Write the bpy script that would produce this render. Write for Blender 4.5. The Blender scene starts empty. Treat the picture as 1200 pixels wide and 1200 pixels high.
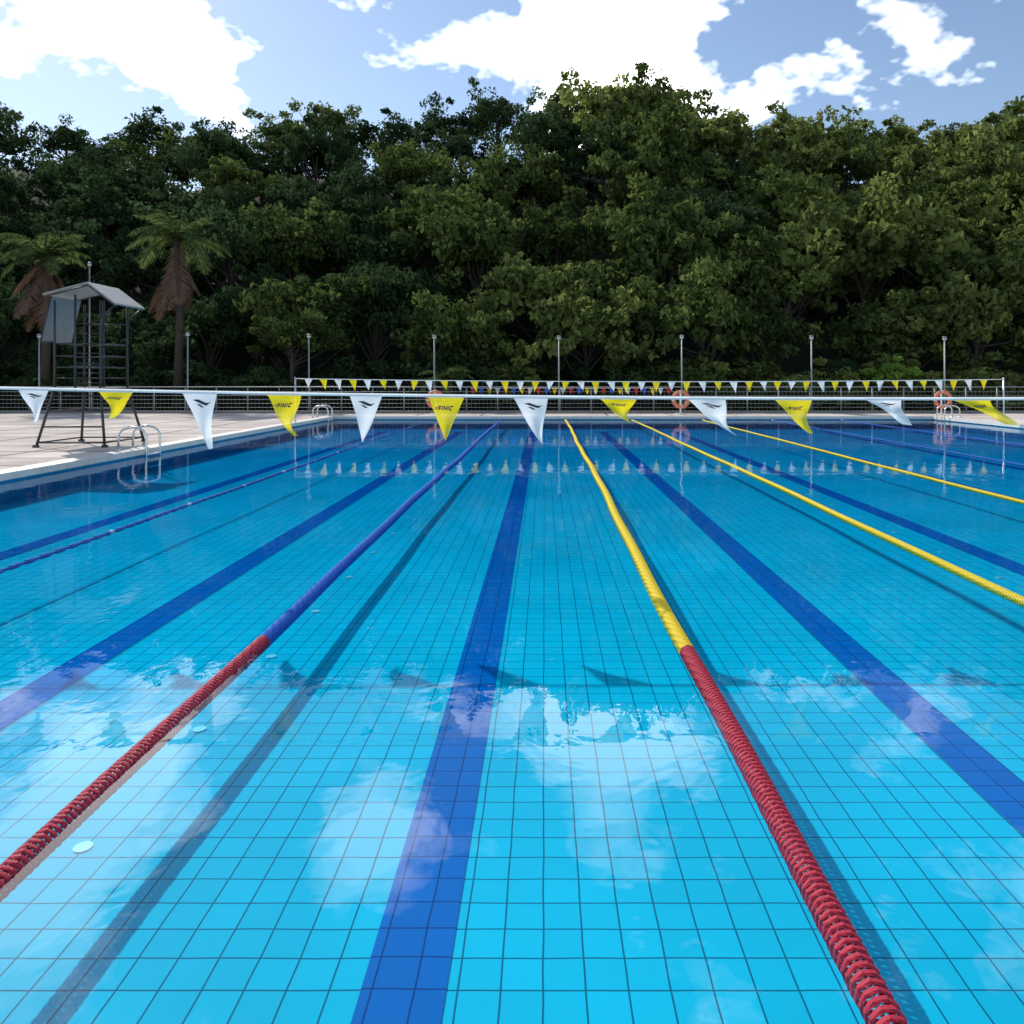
import bpy, math, random
import numpy as np
from mathutils import Vector
random.seed(7); rng=np.random.default_rng(7)
scene=bpy.context.scene
R=math.radians
F=900.0; CX=638.0; HY=445.0; CH=1.466
def W(px,py,D): return Vector(((px-CX)*D/F, D, CH-(py-HY)*D/F))

# ------------------------------------------------------------ materials
def newmat(name):
    m=bpy.data.materials.new(name); m.use_nodes=True
    nt=m.node_tree; nt.nodes.clear()
    return m,nt,nt.nodes,nt.links
def N(nodes,t,**kw):
    n=nodes.new(t)
    for k,v in kw.items(): setattr(n,k,v)
    return n
def simple(name,col,rough=.5,metal=0.,trans=0.,noise=0.,nscale=8.,bump=0.,clear=0.):
    m,nt,ns,L=newmat(name)
    out=N(ns,'ShaderNodeOutputMaterial'); p=N(ns,'ShaderNodeBsdfPrincipled')
    p.inputs['Base Color'].default_value=(*col,1); p.inputs['Roughness'].default_value=rough; p.inputs['Metallic'].default_value=metal
    csrc=None
    if noise>0 or bump>0:
        tc=N(ns,'ShaderNodeTexCoord'); nz=N(ns,'ShaderNodeTexNoise'); nz.inputs['Scale'].default_value=nscale; nz.inputs['Detail'].default_value=4
        L.new(tc.outputs['Object'],nz.inputs['Vector'])
    if noise>0:
        mx=N(ns,'ShaderNodeMix',data_type='RGBA'); mx.inputs[6].default_value=(*[c*(1-noise) for c in col],1); mx.inputs[7].default_value=(*[min(1,c*(1+noise)) for c in col],1)
        L.new(nz.outputs['Fac'],mx.inputs[0]); L.new(mx.outputs[2],p.inputs['Base Color'])
        csrc=mx.outputs[2]
    if bump>0:
        b=N(ns,'ShaderNodeBump'); b.inputs['Strength'].default_value=bump; b.inputs['Distance'].default_value=.01
        L.new(nz.outputs['Fac'],b.inputs['Height']); L.new(b.outputs[0],p.inputs['Normal'])
    src=p.outputs[0]
    if trans>0:
        t=N(ns,'ShaderNodeBsdfTranslucent'); t.inputs['Color'].default_value=(*col,1)
        if csrc: L.new(csrc,t.inputs['Color'])
        ms=N(ns,'ShaderNodeMixShader'); ms.inputs[0].default_value=trans
        L.new(p.outputs[0],ms.inputs[1]); L.new(t.outputs[0],ms.inputs[2]); src=ms.outputs[0]
    if clear>0:
        t=N(ns,'ShaderNodeBsdfTransparent'); ms=N(ns,'ShaderNodeMixShader'); ms.inputs[0].default_value=clear
        L.new(src,ms.inputs[1]); L.new(t.outputs[0],ms.inputs[2]); src=ms.outputs[0]
    L.new(src,out.inputs[0])
    return m
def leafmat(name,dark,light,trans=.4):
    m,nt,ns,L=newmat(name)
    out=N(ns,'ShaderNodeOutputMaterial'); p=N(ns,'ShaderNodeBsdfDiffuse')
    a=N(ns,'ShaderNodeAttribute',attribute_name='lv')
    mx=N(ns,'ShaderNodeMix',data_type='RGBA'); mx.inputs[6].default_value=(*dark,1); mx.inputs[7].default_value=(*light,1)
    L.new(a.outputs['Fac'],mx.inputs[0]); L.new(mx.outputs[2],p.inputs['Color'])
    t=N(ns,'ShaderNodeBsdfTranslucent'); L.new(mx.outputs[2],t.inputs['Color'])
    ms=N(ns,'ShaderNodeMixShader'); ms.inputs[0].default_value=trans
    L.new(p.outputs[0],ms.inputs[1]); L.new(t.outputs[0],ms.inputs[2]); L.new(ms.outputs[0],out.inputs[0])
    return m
def tilemat(name,c1,c2,mortar,tile=.125,mort=.0035,rough=.3,wav=.004,row=None,stain=.1):
    m,nt,ns,L=newmat(name)
    out=N(ns,'ShaderNodeOutputMaterial'); p=N(ns,'ShaderNodeBsdfDiffuse')
    tc=N(ns,'ShaderNodeTexCoord'); b=N(ns,'ShaderNodeTexBrick'); b.offset=0; b.squash=1
    b.inputs['Color1'].default_value=(*c1,1); b.inputs['Color2'].default_value=(*c2,1); b.inputs['Mortar'].default_value=(*mortar,1)
    b.inputs['Scale'].default_value=1; b.inputs['Brick Width'].default_value=tile; b.inputs['Row Height'].default_value=row or tile
    b.inputs['Mortar Size'].default_value=mort; b.inputs['Mortar Smooth'].default_value=.2; b.inputs['Bias'].default_value=0
    if wav>0:
        nz=N(ns,'ShaderNodeTexNoise'); nz.inputs['Scale'].default_value=4; nz.inputs['Detail'].default_value=1
        L.new(tc.outputs['Object'],nz.inputs['Vector'])
        va=N(ns,'ShaderNodeVectorMath',operation='MULTIPLY_ADD'); va.inputs[1].default_value=(wav,wav,0)
        L.new(nz.outputs['Color'],va.inputs[0]); L.new(tc.outputs['Object'],va.inputs[2]); L.new(va.outputs[0],b.inputs['Vector'])
    else: L.new(tc.outputs['Object'],b.inputs['Vector'])
    n2=N(ns,'ShaderNodeTexNoise'); n2.inputs['Scale'].default_value=.7; n2.inputs['Detail'].default_value=3; L.new(tc.outputs['Object'],n2.inputs['Vector'])
    hs=N(ns,'ShaderNodeHueSaturation'); mr=N(ns,'ShaderNodeMapRange'); mr.inputs[1].default_value=.3; mr.inputs[2].default_value=.7; mr.inputs[3].default_value=1-stain; mr.inputs[4].default_value=1+stain*.8
    L.new(n2.outputs['Fac'],mr.inputs[0]); L.new(mr.outputs[0],hs.inputs['Value']); L.new(b.outputs['Color'],hs.inputs['Color'])
    L.new(hs.outputs[0],p.inputs['Color']); L.new(p.outputs[0],out.inputs[0])
    return m

M_floor=tilemat('pool_tile_cyan',(.004,.46,.61),(.004,.50,.66),(.002,.13,.21),mort=.0033,wav=.008)
M_band=tilemat('pool_tile_blue',(.003,.13,.41),(.003,.145,.45),(.002,.05,.19),mort=.0033,wav=.008)
M_wall=tilemat('pool_wall_tile',(.03,.25,.45),(.03,.3,.5),(.02,.12,.22),rough=.3)
M_deck=tilemat('deck_slabs',(.52,.46,.415),(.60,.535,.485),(.11,.10,.09),tile=2.4,row=1.2,mort=.04,rough=.75,wav=.0,stain=.2)
M_cop=simple('coping_stone',(.60,.56,.52),.6,noise=.15,nscale=5)
M_steel=simple('stainless_steel',(.7,.7,.7),.25,1.)
M_galv=simple('galvanised_grey',(.32,.33,.33),.5,.4)
M_dark=simple('dark_painted_steel',(.045,.05,.055),.5,.2)
M_roofg=simple('canopy_grey',(.28,.28,.28),.6,noise=.15)
M_white=simple('white_webbing',(.9,.9,.9),.6,trans=.5)
M_fw=simple('flag_white_nylon',(.86,.87,.9),.6,trans=.5,clear=.15)
M_fy=simple('flag_yellow_nylon',(.88,.70,.01),.6,trans=.5,clear=.15)
M_fb=simple('flag_blue_nylon',(.05,.15,.6),.6,trans=.4)
M_fr=simple('flag_red_nylon',(.6,.04,.04),.6,trans=.4)
M_print=simple('flag_print',(.03,.03,.06),.6)
M_red=simple('float_red',(.38,.007,.032),.75,noise=.3,nscale=60)
M_yel=simple('float_yellow',(.74,.54,.01),.75,noise=.15,nscale=60)
M_blu=simple('float_blue',(.002,.10,.48),.85,noise=.25,nscale=60)
M_lblu=simple('float_pale_blue',(.35,.5,.75),.5)
M_buoy=simple('lifebuoy_orange',(.75,.22,.10),.5)
M_soil=simple('forest_soil',(.012,.018,.008),.95,noise=.5,nscale=.6)
M_grass=simple('ground_soil_grass',(.07,.075,.04),.95,noise=.4,nscale=1.5)
M_bark=simple('bark',(.06,.05,.035),.9)
M_deadfr=simple('dead_frond',(.17,.10,.07),.9,trans=.25,noise=.4,nscale=3)
L_dark=leafmat('leaf_dark',(.014,.030,.013),(.075,.125,.05))  # darkest forest tone; shade of the left slope put into leaf colour
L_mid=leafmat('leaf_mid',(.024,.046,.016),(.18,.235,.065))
L_lite=leafmat('leaf_light',(.04,.066,.02),(.34,.39,.11),.45)  # lightest forest tone; sunlight on the right slope put into leaf colour
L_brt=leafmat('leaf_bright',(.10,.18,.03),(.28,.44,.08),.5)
L_palm=leafmat('leaf_palm',(.04,.07,.025),(.16,.22,.07),.4)

# water
Wm,nt,ns,L=newmat('pool_water')
out=N(ns,'ShaderNodeOutputMaterial'); tr=N(ns,'ShaderNodeBsdfTransparent'); tr.inputs[0].default_value=(1,1,1,1)
gl=N(ns,'ShaderNodeBsdfGlossy'); gl.inputs['Roughness'].default_value=.012
tc=N(ns,'ShaderNodeTexCoord'); mp=N(ns,'ShaderNodeMapping'); mp.inputs['Scale'].default_value=(1.,.8,1)
L.new(tc.outputs['Object'],mp.inputs[0])
n1=N(ns,'ShaderNodeTexNoise'); n1.inputs['Scale'].default_value=1.6; n1.inputs['Detail'].default_value=4; n1.inputs['Distortion'].default_value=.4
n2=N(ns,'ShaderNodeTexNoise'); n2.inputs['Scale'].default_value=9; n2.inputs['Detail'].default_value=2
L.new(mp.outputs[0],n1.inputs['Vector']); L.new(mp.outputs[0],n2.inputs['Vector'])
ma=N(ns,'ShaderNodeMath',operation='MULTIPLY_ADD'); ma.inputs[1].default_value=.10
L.new(n2.outputs['Fac'],ma.inputs[0]); L.new(n1.outputs['Fac'],ma.inputs[2])
bp=N(ns,'ShaderNodeBump'); bp.inputs['Strength'].default_value=1; bp.inputs['Distance'].default_value=.0045
L.new(ma.outputs[0],bp.inputs['Height']); L.new(bp.outputs[0],gl.inputs['Normal'])
lw=N(ns,'ShaderNodeLayerWeight'); lw.inputs['Blend'].default_value=.5
L.new(bp.outputs[0],lw.inputs['Normal'])
pw=N(ns,'ShaderNodeMath',operation='POWER'); pw.inputs[1].default_value=5; L.new(lw.outputs['Facing'],pw.inputs[0])
sc=N(ns,'ShaderNodeMath',operation='MULTIPLY_ADD'); sc.inputs[1].default_value=.80; sc.inputs[2].default_value=.036; L.new(pw.outputs[0],sc.inputs[0])
ms=N(ns,'ShaderNodeMixShader'); L.new(sc.outputs[0],ms.inputs[0]); L.new(tr.outputs[0],ms.inputs[1]); L.new(gl.outputs[0],ms.inputs[2])
L.new(ms.outputs[0],out.inputs[0])
va=N(ns,'ShaderNodeVolumeAbsorption'); va.inputs['Color'].default_value=(0,.83,.967,1); va.inputs['Density'].default_value=1.
L.new(va.outputs[0],out.inputs['Volume'])

# ------------------------------------------------------------ mesh builder
class MB:
    def __init__(s): s.v=[]; s.f=[]; s.m=[]; s.mats=[]; s.sm=[]
    def mi(s,mat):
        if mat not in s.mats: s.mats.append(mat)
        return s.mats.index(mat)
    def poly(s,pts,mat,smooth=False):
        b=len(s.v); s.v+= [tuple(p) for p in pts]; s.f.append(tuple(range(b,b+len(pts)))); s.m.append(s.mi(mat)); s.sm.append(smooth)
    def box(s,a,b,mat):
        x0,y0,z0=a; x1,y1,z1=b; k=len(s.v)
        s.v+=[(x0,y0,z0),(x1,y0,z0),(x1,y1,z0),(x0,y1,z0),(x0,y0,z1),(x1,y0,z1),(x1,y1,z1),(x0,y1,z1)]
        for f in [(0,3,2,1),(4,5,6,7),(0,1,5,4),(1,2,6,5),(2,3,7,6),(3,0,4,7)]:
            s.f.append(tuple(k+i for i in f)); s.m.append(s.mi(mat)); s.sm.append(False)
    def path(s,pts,rad,mat,n=8,cap=True):
        pts=[Vector(p) for p in pts]; 
        if not hasattr(rad,'__len__'): rad=[rad]*len(pts)
        k=len(s.v); up=Vector((0,0,1)); prev=None
        for i,p in enumerate(pts):
            d=(pts[min(i+1,len(pts)-1)]-pts[max(i-1,0)]).normalized()
            if prev is None:
                a=up if abs(d.z)<.9 else Vector((1,0,0))
                u=d.cross(a).normalized()
            else: u=(prev-d*prev.dot(d)).normalized()
            prev=u; w=d.cross(u)
            for j in range(n):
                t=2*math.pi*j/n; q=p+(u*math.cos(t)+w*math.sin(t))*rad[i]; s.v.append(tuple(q))
        for i in range(len(pts)-1):
            for j in range(n):
                s.f.append((k+i*n+j,k+i*n+(j+1)%n,k+(i+1)*n+(j+1)%n,k+(i+1)*n+j)); s.m.append(s.mi(mat)); s.sm.append(True)
        if cap:
            s.f.append(tuple(k+j for j in range(n))[::-1]); s.m.append(s.mi(mat)); s.sm.append(False)
            e=k+(len(pts)-1)*n; s.f.append(tuple(e+j for j in range(n))); s.m.append(s.mi(mat)); s.sm.append(False)
    def mesh(s,name):
        me=bpy.data.meshes.new(name); me.from_pydata(s.v,[],s.f)
        for m in s.mats: me.materials.append(m)
        me.polygons.foreach_set('material_index',s.m); me.polygons.foreach_set('use_smooth',s.sm); me.update()
        return me
    def obj(s,name,loc=None,parent=None):
        o=bpy.data.objects.new(name,s.mesh(name)); scene.collection.objects.link(o)
        if loc: o.location=loc
        if parent: o.parent=parent
        return o
def empty(name,loc=(0,0,0)):
    e=bpy.data.objects.new(name,None); scene.collection.objects.link(e); e.location=loc; return e

# ------------------------------------------------------------ ground, deck, pool
PX0,PX1,PY0,PY1=-7.7,14.2,.9,28.07; DZ=.12; FZ=-.32
def frame(xo0,xo1,yo0,yo1,xi0,xi1,yi0,yi1,z,mat,name):
    o=MB(); xs=[xo0,xi0,xi1,xo1]; ys=[yo0,yi0,yi1,yo1]
    for i in range(3):
        for j in range(3):
            if i==1 and j==1: continue
            o.poly([(xs[i],ys[j],z),(xs[i+1],ys[j],z),(xs[i+1],ys[j+1],z),(xs[i],ys[j+1],z)],mat)
    return o.obj(name)
frame(-600,600,-600,900,PX0-1,PX1+1,PY0-1,PY1+1,.04,M_grass,'ground')
d=MB(); cw=.35
dx0,dx1,dy0,dy1=-24,24,-8,30.6
for a,b in [((dx0,dy0,-.7),(PX0-cw,dy1,DZ)),((PX1+cw,dy0,-.7),(dx1,dy1,DZ)),((PX0-cw,dy0,-.7),(PX1+cw,PY0-cw,DZ)),((PX0-cw,PY1+cw,-.7),(PX1+cw,dy1,DZ))]:
    d.box(a,b,M_deck)
d.obj('pool_deck')
c=MB(); t=DZ+.012
def coping(a0,a1,fixed,axis,sgn):
    n=int((a1-a0)/.6); st=(a1-a0)/n
    for i in range(n):
        p,q=a0+i*st+.004,a0+(i+1)*st-.004
        f0,f1=sorted((fixed,fixed+sgn*cw)); 
        if axis=='y': c.box((f0,p,.03),(f1,q,t),M_cop)
        else: c.box((p,f0,.03),(q,f1,t),M_cop)
coping(PY0,PY1,PX0,'y',-1); coping(PY0,PY1,PX1,'y',1); coping(PX0-cw,PX1+cw,PY0,'x',-1); coping(PX0-cw,PX1+cw,PY1,'x',1)
c.obj('pool_coping')
p=MB(); e=.04
p.box((PX0-cw,PY0-cw,-.7),(PX0-e,PY1+cw,.028),M_wall); p.box((PX1+e,PY0-cw,-.7),(PX1+cw,PY1+cw,.028),M_wall)
p.box((PX0-e,PY0-cw,-.7),(PX1+e,PY0-e,.028),M_wall); p.box((PX0-e,PY1+e,-.7),(PX1+e,PY1+cw,.028),M_wall)
pool=empty('swimming_pool')
p.obj('walls',parent=pool)
p=MB(); p.poly([(PX0-e,PY0-e,FZ),(PX1+e,PY0-e,FZ),(PX1+e,PY1+e,FZ),(PX0-e,PY1+e,FZ)],M_floor); p.obj('floor_tiles',parent=pool)
ROPES=[-4.18,-1.61,.787,3.21,5.76,8.26,10.8]
mids=[-5.5]+[(ROPES[i]+ROPES[i+1])/2 for i in range(len(ROPES)-1)]+[12.6]
b=MB()
for m in mids:
    z=FZ+.004; y0,y1=PY0-e,PY1-2
    b.poly([(m-.125,y0,z),(m+.125,y0,z),(m+.125,y1,z),(m-.125,y1,z)],M_band)
    b.poly([(m-.5,y1,z),(m+.5,y1,z),(m+.5,y1+.25,z),(m-.5,y1+.25,z)],M_band)
b.obj('lane_markings',parent=pool)
b=MB(); M_in=simple('inlet_white',(.3,.6,.7),.4)
for X in (-1.76,4.1,9.0):
    for k in range(20):
        y=2.94+k*1.0+random.uniform(-.03,.03)
        if y>12: break
        b.path([(X,y,FZ-.02),(X,y,FZ+.006)],.034,M_in,n=14)
b.obj('floor_inlets',parent=pool)
w=MB(); w.box((PX0-.1,PY0-.1,-.45),(PX1+.1,PY1+.1,0),Wm); w.obj('water')

# ------------------------------------------------------------ lane ropes
def laneline(x,col,redend,r,pitch=.027,pale=None,seed=0,sparse=None):
    rr=random.Random(seed); o=MB(); n=16; y=PY0+.02; ph=rr.uniform(0,6)
    i=0; zc=-r*.45
    def cx(y): return x+.014*math.sin(y*.55+ph)+.006*math.sin(y*1.9+ph)
    o.path([(cx(PY0+.0+k*.5),PY0+k*.5,zc) for k in range(int((PY1-PY0)/.5)+1)],.006,M_steel,n=5)
    o.path([(cx(PY1-.33),PY1-.33,zc),(x,PY1+.0,.04)],.008,M_steel,n=5)
    while y<PY1-.05:
        m=M_red if y<redend else col
        if pale is not None and y>redend and (i%60) in (0,1,2): m=pale
        rad=r
        if sparse and (i%sparse)>sparse*0.55: rad=r*.55
        c=cx(y)
        pr=[(0,.86),(.2,.98),(.55,1.),(.8,.86)]
        k=len(o.v)
        for (u,s) in pr:
            for j in range(n):
                t=2*math.pi*j/n+i*.19; s2=s*(1 if j%2==0 or s<.9 else .95)
                o.v.append((c+rad*s2*math.cos(t),y+u*pitch,zc+rad*s2*math.sin(t)))
        for g in range(len(pr)-1):
            for j in range(n):
                o.f.append((k+g*n+j,k+g*n+(j+1)%n,k+(g+1)*n+(j+1)%n,k+(g+1)*n+j)); o.m.append(o.mi(m)); o.sm.append(False)
        y+=pitch; i+=1
    return o.obj('lane_rope')
laneline(ROPES[0],M_blu,1.0,.022,pale=M_lblu,seed=1,sparse=7)
laneline(ROPES[1],M_blu,4.33,.043,seed=2)
laneline(ROPES[2],M_yel,4.17,.046,seed=3)
laneline(ROPES[3],M_yel,4.3,.034,seed=4)
laneline(ROPES[4],M_yel,4.3,.028,seed=5)
laneline(ROPES[5],M_blu,4.3,.02,seed=6)
laneline(ROPES[6],M_blu,4.3,.02,seed=8)

# ------------------------------------------------------------ backstroke flags
FD=6.0
def ropez(x): return 1.318+.0016*(x-3.0)**2
near=empty('backstroke_flag_line')
o=MB(); pts=[(x,FD,ropez(x)) for x in np.linspace(-8.2,14.7,60)]
o.path(pts,.005,M_white,n=6)
for k in range(len(pts)-1):
    a,b_=pts[k],pts[k+1]
    o.poly([(a[0],FD-.006,a[2]-.012),(b_[0],FD-.006,b_[2]-.012),(b_[0],FD-.006,b_[2]+.012),(a[0],FD-.006,a[2]+.012)],M_white)
o.obj('webbing',parent=near)
def flagmesh(o,A,B,T,mat,amp,bend,seed,marks=None,ns_=12,nt_=14):
    rr=random.Random(seed); ph=rr.uniform(0,6); ph2=rr.uniform(0,6)
    A,B,T=map(Vector,(A,B,T)); w=(B-A).length
    def P(s,t):
        top=A.lerp(B,s); q=top.lerp(T,t)
        k=math.sin(math.pi*min(1,t))
        q=q+Vector((bend*w*k*t,0,0))
        q.y+=amp*w*t**.7*(math.sin(s*5+t*3.5+ph)*.6+.5*math.sin(t*6-s*3+ph2))
        q.z+=amp*.25*w*t*math.sin(s*6+ph2)*(1-t)
        return q
    g=[[P(i/ns_,j/nt_) for i in range(ns_+1)] for j in range(nt_+1)]
    k=len(o.v); 
    for row in g: o.v+=[tuple(p) for p in row]
    for j in range(nt_):
        for i in range(ns_):
            a=k+j*(ns_+1)+i; o.f.append((a,a+1,a+ns_+2,a+ns_+1)); o.m.append(o.mi(mat)); o.sm.append(True)
    if marks:
        for quad in marks:
            pts=[]
            for (s,t) in quad:
                q=P(s,t); q.y-=.004; pts.append(q)
            o.poly(pts,M_print)
def glyphs():
    Q=[]
    def st(x0,y0,x1,y1,h=.018):
        if abs(x1-x0)<abs(y1-y0): Q.append([(x0,y0),(x0+h*2.0,y0),(x1+h*2.0,y1),(x1,y1)])
        else: Q.append([(x0,y0),(x0,y0+h*1.6),(x1,y1+h*1.6),(x1,y1)])
    t0,t1=.20,.30; sl=-.04
    Q.append([(.10,.235),(.10,.25),(.2,.245),(.2,.23)]); Q.append([(.08,.265),(.08,.28),(.19,.275),(.19,.26)])
    xs=.24
    for ch in 'FIHIC':
        st(xs,t0,xs+sl,t1)
        if ch=='F': st(xs,t0,xs+.10,t0); st(xs-.01,t0+.04,xs+.07,t0+.04); xs+=.13
        elif ch=='I': xs+=.07
        elif ch=='H': st(xs+.09,t0,xs+.09+sl,t1); Q.append([(xs,t0),(xs+.03,t0),(xs+.08,t1),(xs+.05,t1)]); xs+=.15
        elif ch=='C': st(xs,t0,xs+.1,t0); st(xs+sl,t1-.02,xs+.06,t1-.02); xs+=.1
    return Q
def swoosh():
    return [[(.22,.12),(.42,.11),(.70,.17),(.55,.20)],[(.55,.20),(.70,.17),(.86,.15),(.70,.22)],[(.30,.19),(.45,.20),(.60,.25),(.50,.26)]]
FL=[('w',22,57,40,495,.12,.1),('y',116,156,131,490,.15,.15),('w',214,254,247,526,.15,-.1),('y',313,353,346,511,.2,-.25),('w',410,448,425,518,.12,.05),('y',502,544,522,517,.08,0),
('w',602,642,636,521,.2,-.1),('y',703,746,738,495,.2,-.2),('w',806,850,862,510,.25,-.2),('y',908,951,950,508,.2,-.2),('w',1015,1056,1064,498,.3,-.1),('y',1117,1160,1188,498,.35,-.1),
('w',-75,-38,-60,500,.15,0),('y',-170,-132,-155,505,.15,.1),('w',1220,1262,1270,505,.2,0),('y',1322,1364,1370,510,.2,0)]
for i,(k,x0,x1,tx,ty,am,be) in enumerate(FL):
    o=MB(); a=(x0-CX)/150; b_=(x1-CX)/150
    A=(a,FD,ropez(a)-.010); B=(b_,FD,ropez(b_)-.010); T=W(tx,ty,FD)
    flagmesh(o,A,B,T,M_fw if k=='w' else M_fy,am,be,i,swoosh() if k=='w' else glyphs())
    o.poly([(a,FD-.009,ropez(a)-.016),(b_,FD-.009,ropez(b_)-.016),(b_,FD-.009,ropez(b_)+.004),(a,FD-.009,ropez(a)+.004)],M_fw)
    o.obj('pennant_%d'%i,parent=near)
o=MB()
for x in list(np.arange(-7.6,-5.5,.65))+list(np.arange(5.5,14,.66)):
    m=M_fw if int(x*1.53)%2 else M_fy
    flagmesh(o,(x,FD,ropez(x)),(x+.27,FD,ropez(x)),(x+.2,FD,ropez(x)-.38),m,.15,0,int(x*10),None,6,7)
o.obj('pennants_outer',parent=near)
o=MB()
for x in (-8.2,14.7):
    o.path([(x,FD,DZ-.05),(x,FD,ropez(x)+.06)],.024,M_steel); o.path([(x,FD,DZ),(x,FD,DZ+.02)],.07,M_steel,n=12)
o.obj('posts',parent=near)
far=empty('backstroke_flag_line'); D2=24.
o=MB(); X0,X1=(346-CX)*D2/F,14.35
def rz2(x): return 1.405+.0007*(x-4)**2
o.path([(x,D2,rz2(x)) for x in np.linspace(X0,X1,30)],.012,M_white,n=5)
for x in (X0,X1): o.path([(x,D2,.0),(x,D2,rz2(x)+.05)],.025,M_steel)
x=X0+.3; i=0
while x<X1-.3:
    m=M_fy if i%2 else M_fw
    flagmesh(o,(x,D2,rz2(x)),(x+.25,D2,rz2(x)),(x+.14+random.uniform(-.06,.10),D2,rz2(x)-random.uniform(.28,.38)),m,.2,0,i,None,3,4); x+=.47+random.uniform(-.03,.03); i+=1
o.obj('pennants_and_rope',parent=far)

# ------------------------------------------------------------ fence
FY=31.2
def fence(name,x0,x1,y0,y1,z0=.04):
    o=MB(); Ln=math.hypot(x1-x0,y1-y0); n=int(Ln/1.25)
    for i in range(n+1):
        u=i/n; x=x0+(x1-x0)*u; y=y0+(y1-y0)*u
        o.path([(x,y,z0),(x,y,1.17)],.028,M_galv,n=6)
    for z,r in ((1.17,.028),(.98,.011),(.82,.011),(.66,.011),(.5,.011),(.34,.011),(.2,.012)):
        o.path([(x0,y0,z),(x1,y1,z)],r,M_galv,n=6)
    m=int(Ln/.16)
    for i in range(m):
        u=i/m; x=x0+(x1-x0)*u; y=y0+(y1-y0)*u
        o.path([(x,y+.01,.1),(x,y+.01,1.1)],.0035,M_galv,n=3,cap=False)
    return o.obj(name)
fence('metal_fence',-26,26,FY,FY)
fence('metal_fence',-26,-26,-6,FY-.1)
o=MB(); o.path([(x,FY-.1,1.13) for x in np.linspace(-3,5,9)],.008,M_white,n=4)
i=0
for x in np.arange(-3,5,.33):
    flagmesh(o,(x,FY-.1,1.13),(x+.22,FY-.1,1.13),(x+.12,FY-.1,.86),[M_fr,M_fb,M_fy,M_fw][i%4],.2,0,i,None,3,3); i+=1
o.obj('pennant_string')
o=MB(); o.box((-26,FY-.09,0),(26,FY+.09,.2),simple('kerb_concrete',(.25,.24,.22),.8,noise=.25)); o.obj('kerb_wall')
def lamp(px,topy,D):
    o=MB(); X=(px-CX)*D/F; zt=CH-(topy-HY)*D/F
    o.path([(X,D,0),(X,D,.5),(X,D,zt)],[.05,.035,.028],M_galv)
    o.path([(X,D,0),(X,D,.03)],.12,M_galv,n=10)
    o.path([(X,D,zt-.01),(X,D,zt+.03),(X,D,zt+.06)],[.04,.11,.05],M_galv,n=10)
    o.path([(X,D,zt-.11),(X,D,zt-.06),(X,D,zt-.012)],[.05,.085,.07],M_white,n=10)
    o.obj('lamp_post')
for px,ty in ((46,393),(220,391),(362,393),(509,394),(655,395),(799,394),(951,395),(1107,396)): lamp(px,ty,31.9)
lamp(105,309,33.0)

# ------------------------------------------------------------ lifebuoys
def buoy(px,py,D):
    o=MB(); X=(px-CX)*D/F; z=CH-(py-HY)*D/F; Rr,r=.29,.07; n=32; m=10; k=len(o.v)
    for i in range(n):
        a=2*math.pi*i/n
        for j in range(m):
            t=2*math.pi*j/m; o.v.append((X+(Rr+r*math.cos(t))*math.cos(a),D+r*.8*math.sin(t),z+(Rr+r*math.cos(t))*math.sin(a)))
    for i in range(n):
        for j in range(m):
            o.f.append((k+i*m+j,k+((i+1)%n)*m+j,k+((i+1)%n)*m+(j+1)%m,k+i*m+(j+1)%m)); o.m.append(o.mi(M_fw if i%8==0 else M_buoy)); o.sm.append(True)
    o.path([(X,D+.12,DZ),(X,D+.12,z+.35)],.03,M_white); o.path([(X,D+.12,z+.29),(X,D-.0,z+.29)],.015,M_white); o.path([(X-.2,D+.12,DZ+.02),(X+.2,D+.12,DZ+.02)],.03,M_white)
    o.obj('lifebuoy')
for px in (510,798,1105): buoy(px,468,29.6)

# ------------------------------------------------------------ pool ladders
def ladder(x,y,sgn):
    o=MB()
    for yy in (y-.26,y+.26):
        pts=[(x-sgn*.42,yy,DZ),(x-sgn*.42,yy,DZ+.25)]
        for k in range(0,11):
            a=math.pi-k*math.pi/10; pts.append((x-sgn*.155+sgn*.265*math.cos(a),yy,DZ+.26+.18*math.sin(a)))
        pts.append((x+sgn*.11,yy,.1)); pts.append((x+sgn*.11,yy,-.3))
        o.path(pts,.022,M_steel,n=8)
        o.path([(x-sgn*.42,yy,DZ),(x-sgn*.42,yy,DZ+.03)],.05,M_steel,n=10)
    for z in (.03,-.2): o.box((x+sgn*.11-.05,y-.25,z-.012),(x+sgn*.11+.05,y+.25,z+.012),M_steel)
    o.obj('pool_ladder')
ladder(PX0,14.9,1); ladder(PX0,27.2,1); ladder(PX1,27.3,-1); ladder(PX1,12,-1)

# ------------------------------------------------------------ lifeguard tower
TD=16.0
tw=MB()
zb=DZ; zs=1.28
xl,xr=W(82,0,TD).x,W(134,0,TD).x; xm=xl*.55+xr*.45
for sx in (0,1):
    xb=W(70 if sx==0 else 147,520,TD).x; xt=xl if sx==0 else xr
    for sy in (-1,1):
        tw.path([(xb,TD+sy*.75,zb),(xt,TD+sy*.5,zs)],.026,M_dark,n=6)
        tw.path([(xb-.05,TD+sy*.75,zb+.02),(xb+.05,TD+sy*.75,zb+.02)],.04,M_dark,n=6)
for u in (.08,.35,.62,.88):
    xa=W(70,0,TD).x*(1-u)+xl*u; xb_=W(147,0,TD).x*(1-u)+xr*u; z=zb+(zs-zb)*u; yy=.75-.25*u
    tw.path([(xa,TD-yy,z),(xb_,TD-yy,z)],.018,M_dark,n=6)
    if u in (.08,.62):
        tw.path([(xa,TD+yy,z),(xb_,TD+yy,z)],.018,M_dark,n=6)
        for q in (xa,xb_): tw.path([(q,TD-yy,z),(q,TD+yy,z)],.018,M_dark,n=6)
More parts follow.
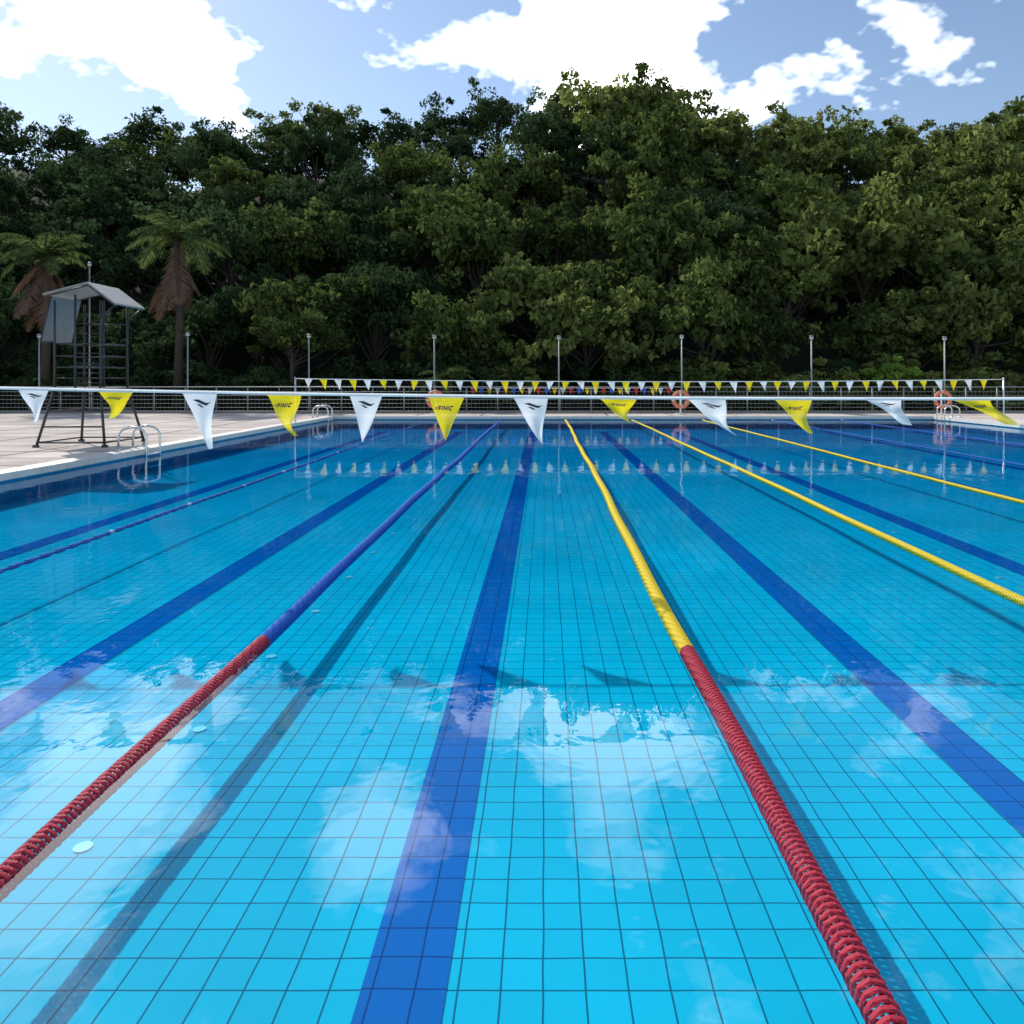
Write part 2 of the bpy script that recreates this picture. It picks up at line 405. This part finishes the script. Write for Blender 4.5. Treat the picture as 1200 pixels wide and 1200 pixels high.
tw.box((xl-.05,TD-.55,zs-.03),(xr+.05,TD+.55,zs+.02),M_dark)
ztop=3.12
for x in (xl,xm,xr):
    for sy in (-.5,.5):
        tw.path([(x,TD+sy,zs),(x,TD+sy,ztop+(.06 if xl<x<xr else -.05))],.022,M_dark,n=6)
for z in (1.5,1.72,1.95,2.2,2.65):
    tw.path([(xl,TD+.5,z),(xr,TD+.5,z)],.015,M_dark,n=6)
    if z<2.3:
        tw.path([(xl,TD-.5,z),(xm,TD-.5,z)],.015,M_dark,n=6)
        for x in (xl,xr): tw.path([(x,TD-.5,z),(x,TD+.5,z)],.015,M_dark,n=6)
for k in range(7): tw.path([(xm,TD-.5,1.4+.2*k),(xr,TD-.5,1.4+.2*k)],.011,M_dark,n=5)
tw.box((xl+.15,TD-.28,1.72),(xr-.25,TD+.25,1.76),M_dark)
a=W(66,402,TD); b_=W(78,350,TD)
tw.poly([(a.x,TD-.5,a.z),(a.x,TD+.5,a.z),(b_.x,TD+.5,b_.z),(b_.x,TD-.5,b_.z)],M_roofg)
tw.path([(a.x,TD-.5,a.z),(b_.x,TD-.5,b_.z)],.015,M_dark,n=5)
tw.path([(a.x,TD-.5,a.z),(xl,TD-.5,a.z)],.015,M_dark,n=5); tw.path([(a.x,TD+.5,a.z),(xl,TD+.5,a.z)],.015,M_dark,n=5)
r0,r1,r2=W(70,349,TD),W(120,336,TD),W(152,360,TD)
def slab(p,q,th=.035):
    k=len(tw.v)
    for (v,z) in ((p,0),(q,0),(q,th),(p,th)):
        for sy in (-.55,.6): tw.v.append((v.x,TD+sy,v.z+z))
    for f in [(0,1,3,2),(4,5,7,6),(0,2,4,6),(1,7,5,3),(0,6,7,1),(2,3,5,4)]:
        tw.f.append(tuple(k+i for i in f)); tw.m.append(tw.mi(M_roofg)); tw.sm.append(False)
slab(r0,r1); slab(r1+Vector((.003,0,0)),r2)
for sy in (-.5,.5):
    tw.path([(r0.x,TD+sy,r0.z-.03),(r1.x,TD+sy,r1.z-.03),(r2.x,TD+sy,r2.z-.03)],.018,M_dark,n=5)
    tw.path([(xr,TD+sy,r2.z-.25),(r2.x-.05,TD+sy,r2.z-.02)],.014,M_dark,n=5)
tw.obj('lifeguard_tower')

# ------------------------------------------------------------ hillside + forest
def hz(x,y):
    s=max(0,y-35.5)
    return .04+ s*.61*(1-math.exp(-s/6)) *(1+.07*math.sin(x*.09+1)+.05*math.sin(x*.21)) - (0 if s<33 else (s-33)*1.2)
o=MB(); xs=np.linspace(-110,110,56); ys=np.concatenate([[32.3],np.linspace(34,96,34)])
for y in ys:
    for x in xs: o.v.append((x,y,max(-.2,hz(x,y)) if y>33 else -.1))
nx=len(xs)
for j in range(len(ys)-1):
    for i in range(nx-1):
        o.f.append((j*nx+i,j*nx+i+1,(j+1)*nx+i+1,(j+1)*nx+i)); o.m.append(o.mi(M_soil)); o.sm.append(True)
o.obj('hillside')

def leaves(centers,outd,size,asp=.5):
    n=len(centers)
    nrm=outd*.5+np.array([0,0,.6])+rng.normal(0,.6,(n,3)); nrm/=np.linalg.norm(nrm,axis=1)[:,None]
    a=rng.normal(0,1,(n,3)); a-=nrm*(a*nrm).sum(1)[:,None]; a/=np.linalg.norm(a,axis=1)[:,None]
    a[:,2]-=.25
    b=np.cross(nrm,a); s=(size*rng.uniform(.5,1.35,n))[:,None]
    v=np.empty((n,4,3)); v[:,0]=centers-a*s*.5; v[:,1]=centers+b*s*asp*.5+nrm*s*.10; v[:,2]=centers+a*s*.5; v[:,3]=centers-b*s*asp*.5+nrm*s*.10
    return v.reshape(-1,3)
def treedata(nclump,nleaf,lsize,flat=.8,asp=.55,trunk=True,seed=0,low=False):
    global rng
    rng=np.random.default_rng(seed); rr=random.Random(seed); o=MB()
    cl=[]
    for i in range(nclump):
        d=rng.normal(0,1,3); d/=np.linalg.norm(d)
        if d[2]<-.45 and not low: d[2]*=-.6
        lump=1+.28*math.sin(3*math.atan2(d[1],d[0])+seed)+.18*math.sin(5*d[2]*2+seed*2)
        rad=rng.uniform(.45,.95)*lump; cl.append(np.array([d[0]*rad,d[1]*rad,d[2]*rad*flat+(1.0 if low else 1.25)]))
    cl=np.array(cl); cr=rng.uniform(.10,.30,nclump)
    if trunk:
        o.path([(0,0,-.5),(.02,.01,.3),(-.02,.03,.8),(.0,0,1.3)],[.06,.05,.035,.02],M_bark,n=6,cap=False)
        for i in range(0,nclump,5):
            c=cl[i]; z0=rr.uniform(.45,1.0)
            o.path([(0,0,z0),(c[0]*.5,c[1]*.5,z0+(c[2]-z0)*.4),tuple(c)],[.024,.014,.006],M_bark,n=4,cap=False)
    me0=len(o.v); nb=len(o.f)
    which=rng.integers(0,nclump,nleaf)
    g=rng.normal(0,1,(nleaf,3)); g/=np.linalg.norm(g,axis=1)[:,None]; g*=(rng.uniform(.25,1.1,nleaf)**.6)[:,None]
    g[:,2]*=.6
    cen=cl[which]+g*cr[which][:,None]
    V=leaves(cen,g,lsize,asp)
    F_=(np.arange(nleaf*4)+me0).reshape(-1,4)
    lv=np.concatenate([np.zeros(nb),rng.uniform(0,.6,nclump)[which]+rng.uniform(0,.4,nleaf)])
    if nb: V=np.concatenate([np.array(o.v),V]); F_=np.concatenate([np.array(o.f),F_])
    M=np.concatenate([np.zeros(nb,int),np.ones(nleaf,int)])
    return V,F_,M,lv
rf=random.Random(3)
class Acc:
    def __init__(s): s.V=[];s.F=[];s.M=[];s.lv=[];s.n=0
    def put(s,td,slot,x,y,z,sc,sz=1):
        V,F_,M,lv=td; a=rf.uniform(0,6.28); c_,s_=math.cos(a),math.sin(a)
        v=V*np.array([sc,sc,sc*sz]); tx,ty=rf.uniform(-.08,.08),rf.uniform(-.08,.08)
        X=v[:,0]*c_-v[:,1]*s_+tx*v[:,2]; Y=v[:,0]*s_+v[:,1]*c_+ty*v[:,2]
        s.V.append(np.stack([X+x,Y+y,v[:,2]+z],1)); s.F.append(F_+s.n); s.n+=len(V)
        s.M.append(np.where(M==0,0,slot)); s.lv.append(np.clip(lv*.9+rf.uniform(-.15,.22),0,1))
    def obj(s,name,mats,parent=None):
        V=np.concatenate(s.V).astype(np.float32); F_=np.concatenate(s.F).astype(np.int32); M=np.concatenate(s.M).astype(np.int32); lv=np.concatenate(s.lv).astype(np.float32)
        me=bpy.data.meshes.new(name); me.vertices.add(len(V)); me.vertices.foreach_set('co',V.ravel())
        me.loops.add(F_.size); me.loops.foreach_set('vertex_index',F_.ravel())
        me.polygons.add(len(F_)); me.polygons.foreach_set('loop_start',np.arange(len(F_),dtype=np.int32)*4)
        for m in mats: me.materials.append(m)
        me.polygons.foreach_set('material_index',M); me.update(calc_edges=True)
        at=me.attributes.new('lv','FLOAT','FACE'); at.data.foreach_set('value',lv)
        ob=bpy.data.objects.new(name,me); scene.collection.objects.link(ob); ob.parent=parent
        print(name,len(F_)); return ob
TM={1:[treedata(70,4600,.088,seed=i+1) for i in range(4)],
    2:[treedata(65,4400,.098,seed=i+11,asp=.6) for i in range(4)],
    3:[treedata(65,4200,.115,seed=i+21,asp=.65) for i in range(4)]}
BU={1:[treedata(50,3400,.115,seed=i+61,low=True,trunk=False) for i in range(2)],
    2:[treedata(50,3300,.12,seed=i+71,low=True,trunk=False) for i in range(2)],
    3:[treedata(50,3200,.125,seed=i+81,low=True,trunk=False) for i in range(2)]}
A=Acc(); cnt=0
y=37.5
while y<72:
    step=3.5+ (y-36)*.05
    x=-30-(y-36)*.9
    while x<30+(y-36)*.9:
        xx=x+rf.uniform(-1.2,1.2); yy=y+rf.uniform(-1.2,1.2)
        px=CX+F*xx/yy
        u=rf.random()+ (px-600)/800  # paler leaf kinds towards the right, painting in the sunlit side
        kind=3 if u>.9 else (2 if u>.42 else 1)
        s=rf.uniform(1.9,3.1) if y<40 else rf.uniform(2.3,4.0)
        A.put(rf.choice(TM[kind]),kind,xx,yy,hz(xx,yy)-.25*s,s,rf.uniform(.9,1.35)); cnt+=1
        x+=step*rf.uniform(.85,1.2)
    y+=3.7+(y-36)*.04
for (yy0,n_,sa,sb) in ((35.0,34,1.1,1.7),(36.4,26,1.7,2.3)):
    for i in range(n_):
        xx=-29+56*(i+rf.uniform(-.3,.3))/n_; yy=yy0+rf.uniform(-.4,.4); u=rf.random()+(xx)/35  # bushes follow the same painted shift from shaded left to sunlit right
        s=rf.uniform(sa,sb); kind=1 if u<.45 else 2 if u<.9 else 3
        A.put(rf.choice(BU[kind]),kind,xx,yy,-.25*s,s,.85)
print('trees',cnt)
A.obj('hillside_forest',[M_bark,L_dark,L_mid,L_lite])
A=Acc(); A.put(treedata(60,7000,.08,seed=41),1,-11.4,34.6,1.0,2.05,.95); A.obj('broadleaf_tree',[M_bark,L_mid])
A=Acc(); A.put(treedata(40,3400,.12,seed=51,flat=.6),1,15.2,33.4,.35,1.35,.8); A.obj('shrub',[M_bark,L_brt])

def palm(name,x,y,z,h,fl,n,lm,skirt=0,seed=0,lw_=.05):
    rr=random.Random(seed); o=MB()
    o.path([(x,y,z),(x+.1,y,z+h*.5),(x,y,z+h)],[.22,.16,.14],M_bark,n=9)
    def frond(az,el,L_,droop,mat,lw,z0=0):
        pts=[]; p=Vector((x,y,z+h-z0)); e_=el
        ns=16
        for i in range(ns+1):
            pts.append(p.copy()); d=Vector((math.cos(az)*math.cos(e_),math.sin(az)*math.cos(e_),math.sin(e_))); p+=d*(L_/ns); e_-=droop/ns
        o.path(pts,[.03*(1-i/(ns+1))+.004 for i in range(ns+1)],mat,n=4)
        side=Vector((-math.sin(az),math.cos(az),0))
        for i in range(1,ns*2):
            u=i/(ns*2); f=u*ns; a=pts[int(f)].lerp(pts[min(ns,int(f)+1)],f-int(f)); dr=(pts[min(ns,int(f)+1)]-pts[int(f)]).normalized()
            ll=L_*.28*math.sin(math.pi*min(1,u*.85+.12))
            for sg in (-1,1):
                tip=a+side*sg*ll*.85+dr*ll*.45+Vector((0,0,-ll*.35*rr.uniform(.4,1.6)))
                o.poly([a-dr*lw*.5,a+dr*lw*.5+(tip-a)*.3,tip,a-dr*lw*.5+(tip-a)*.4],mat)
    for i in range(n): frond(6.283*i/n+rr.uniform(-.2,.2),rr.uniform(.1,1.25),fl*rr.uniform(.8,1.1),rr.uniform(1.2,1.9),lm,lw_)
    for i in range(skirt): frond(6.283*i/skirt*2.3+rr.uniform(-.3,.3),rr.uniform(-1.35,-.75),fl*rr.uniform(.5,1.2),rr.uniform(.2,.7),M_deadfr,lw_*1.1,z0=1.5*rr.random())
    ob=o.obj(name); me=ob.data; at=me.attributes.new('lv','FLOAT','FACE')
    at.data.foreach_set('value',np.random.default_rng(seed).uniform(0,1,len(me.polygons)).astype(np.float32)); return ob
palm('palm_tree',(52-CX)*34/F,34,0,6.9,2.3,18,L_palm,34,1,.09)
palm('palm_tree',(208-CX)*34.6/F,34.6,.2,7.6,2.4,18,L_palm,14,2,.08)
palm('palm_tree',(520-CX)*33/F,33,0,1.5,1.7,14,L_palm,2,3,.05)

# ------------------------------------------------------------ light, sky, camera
EL=40; AZL=40
sd=Vector((-math.sin(R(AZL))*math.cos(R(EL)),math.cos(R(AZL))*math.cos(R(EL)),math.sin(R(EL))))
sl=bpy.data.lights.new('sun','SUN'); sl.energy=4.5; sl.angle=R(.8); sl.color=(1,.955,.88)
so=bpy.data.objects.new('sun',sl); scene.collection.objects.link(so); so.rotation_euler=sd.to_track_quat('Z','Y').to_euler(); so.location=(0,0,30)
wd=bpy.data.worlds.new('World'); scene.world=wd; wd.use_nodes=True; nt=wd.node_tree; ns=nt.nodes; L=nt.links; ns.clear()
out=N(ns,'ShaderNodeOutputWorld'); sky=N(ns,'ShaderNodeTexSky'); sky.sky_type='NISHITA'; sky.sun_disc=False
sky.sun_elevation=R(EL); sky.sun_rotation=R(-AZL); sky.air_density=1; sky.dust_density=.3
bg=N(ns,'ShaderNodeBackground'); bg.inputs[1].default_value=.15; L.new(sky.outputs[0],bg.inputs[0])
tc=N(ns,'ShaderNodeTexCoord'); mp=N(ns,'ShaderNodeMapping'); mp.inputs['Scale'].default_value=(1,1,1.6); L.new(tc.outputs['Generated'],mp.inputs[0])
nz=N(ns,'ShaderNodeTexNoise'); nz.inputs['Scale'].default_value=4.5; nz.inputs['Detail'].default_value=5; nz.inputs['Roughness'].default_value=.6; L.new(mp.outputs[0],nz.inputs['Vector'])
acc=nz.outputs['Fac']
def cloud(az,el,rad,wt):
    global acc
    c=(math.sin(R(az))*math.cos(R(el)),math.cos(R(az))*math.cos(R(el)),math.sin(R(el)))
    dm=N(ns,'ShaderNodeVectorMath',operation='DISTANCE'); dm.inputs[1].default_value=c; L.new(tc.outputs['Generated'],dm.inputs[0])
    mr=N(ns,'ShaderNodeMapRange'); mr.interpolation_type='SMOOTHSTEP'; mr.inputs[1].default_value=0; mr.inputs[2].default_value=rad; mr.inputs[3].default_value=wt; mr.inputs[4].default_value=0
    L.new(dm.outputs['Value'],mr.inputs[0]); ad=N(ns,'ShaderNodeMath',operation='ADD'); L.new(acc,ad.inputs[0]); L.new(mr.outputs[0],ad.inputs[1]); acc=ad.outputs[0]
cloud(5,26,.19,.36); cloud(-32,28,.24,.32); cloud(-13,29.5,.12,.26); cloud(24,22,.12,.18); cloud(38,30,.3,.2)
cr=N(ns,'ShaderNodeValToRGB'); cr.color_ramp.elements[0].position=.57; cr.color_ramp.elements[1].position=.73; L.new(acc,cr.inputs[0])
cb=N(ns,'ShaderNodeBackground'); cb.inputs[0].default_value=(1,.99,.97,1); cb.inputs[1].default_value=4.2
mx=N(ns,'ShaderNodeMixShader'); L.new(cr.outputs[0],mx.inputs[0]); L.new(bg.outputs[0],mx.inputs[1]); L.new(cb.outputs[0],mx.inputs[2]); L.new(mx.outputs[0],out.inputs[0])

cam=bpy.data.cameras.new('camera'); co=bpy.data.objects.new('camera',cam); scene.collection.objects.link(co)
co.location=(0,0,CH); co.rotation_euler=(R(90),0,0); cam.sensor_width=36; cam.lens=36*F/1200
cam.shift_x=-(CX-600)/1200; cam.shift_y=-(600-HY)/1200; cam.clip_end=3000; cam.clip_start=.05
scene.camera=co
scene.view_settings.view_transform='Standard'; scene.view_settings.look='None'; scene.view_settings.exposure=0
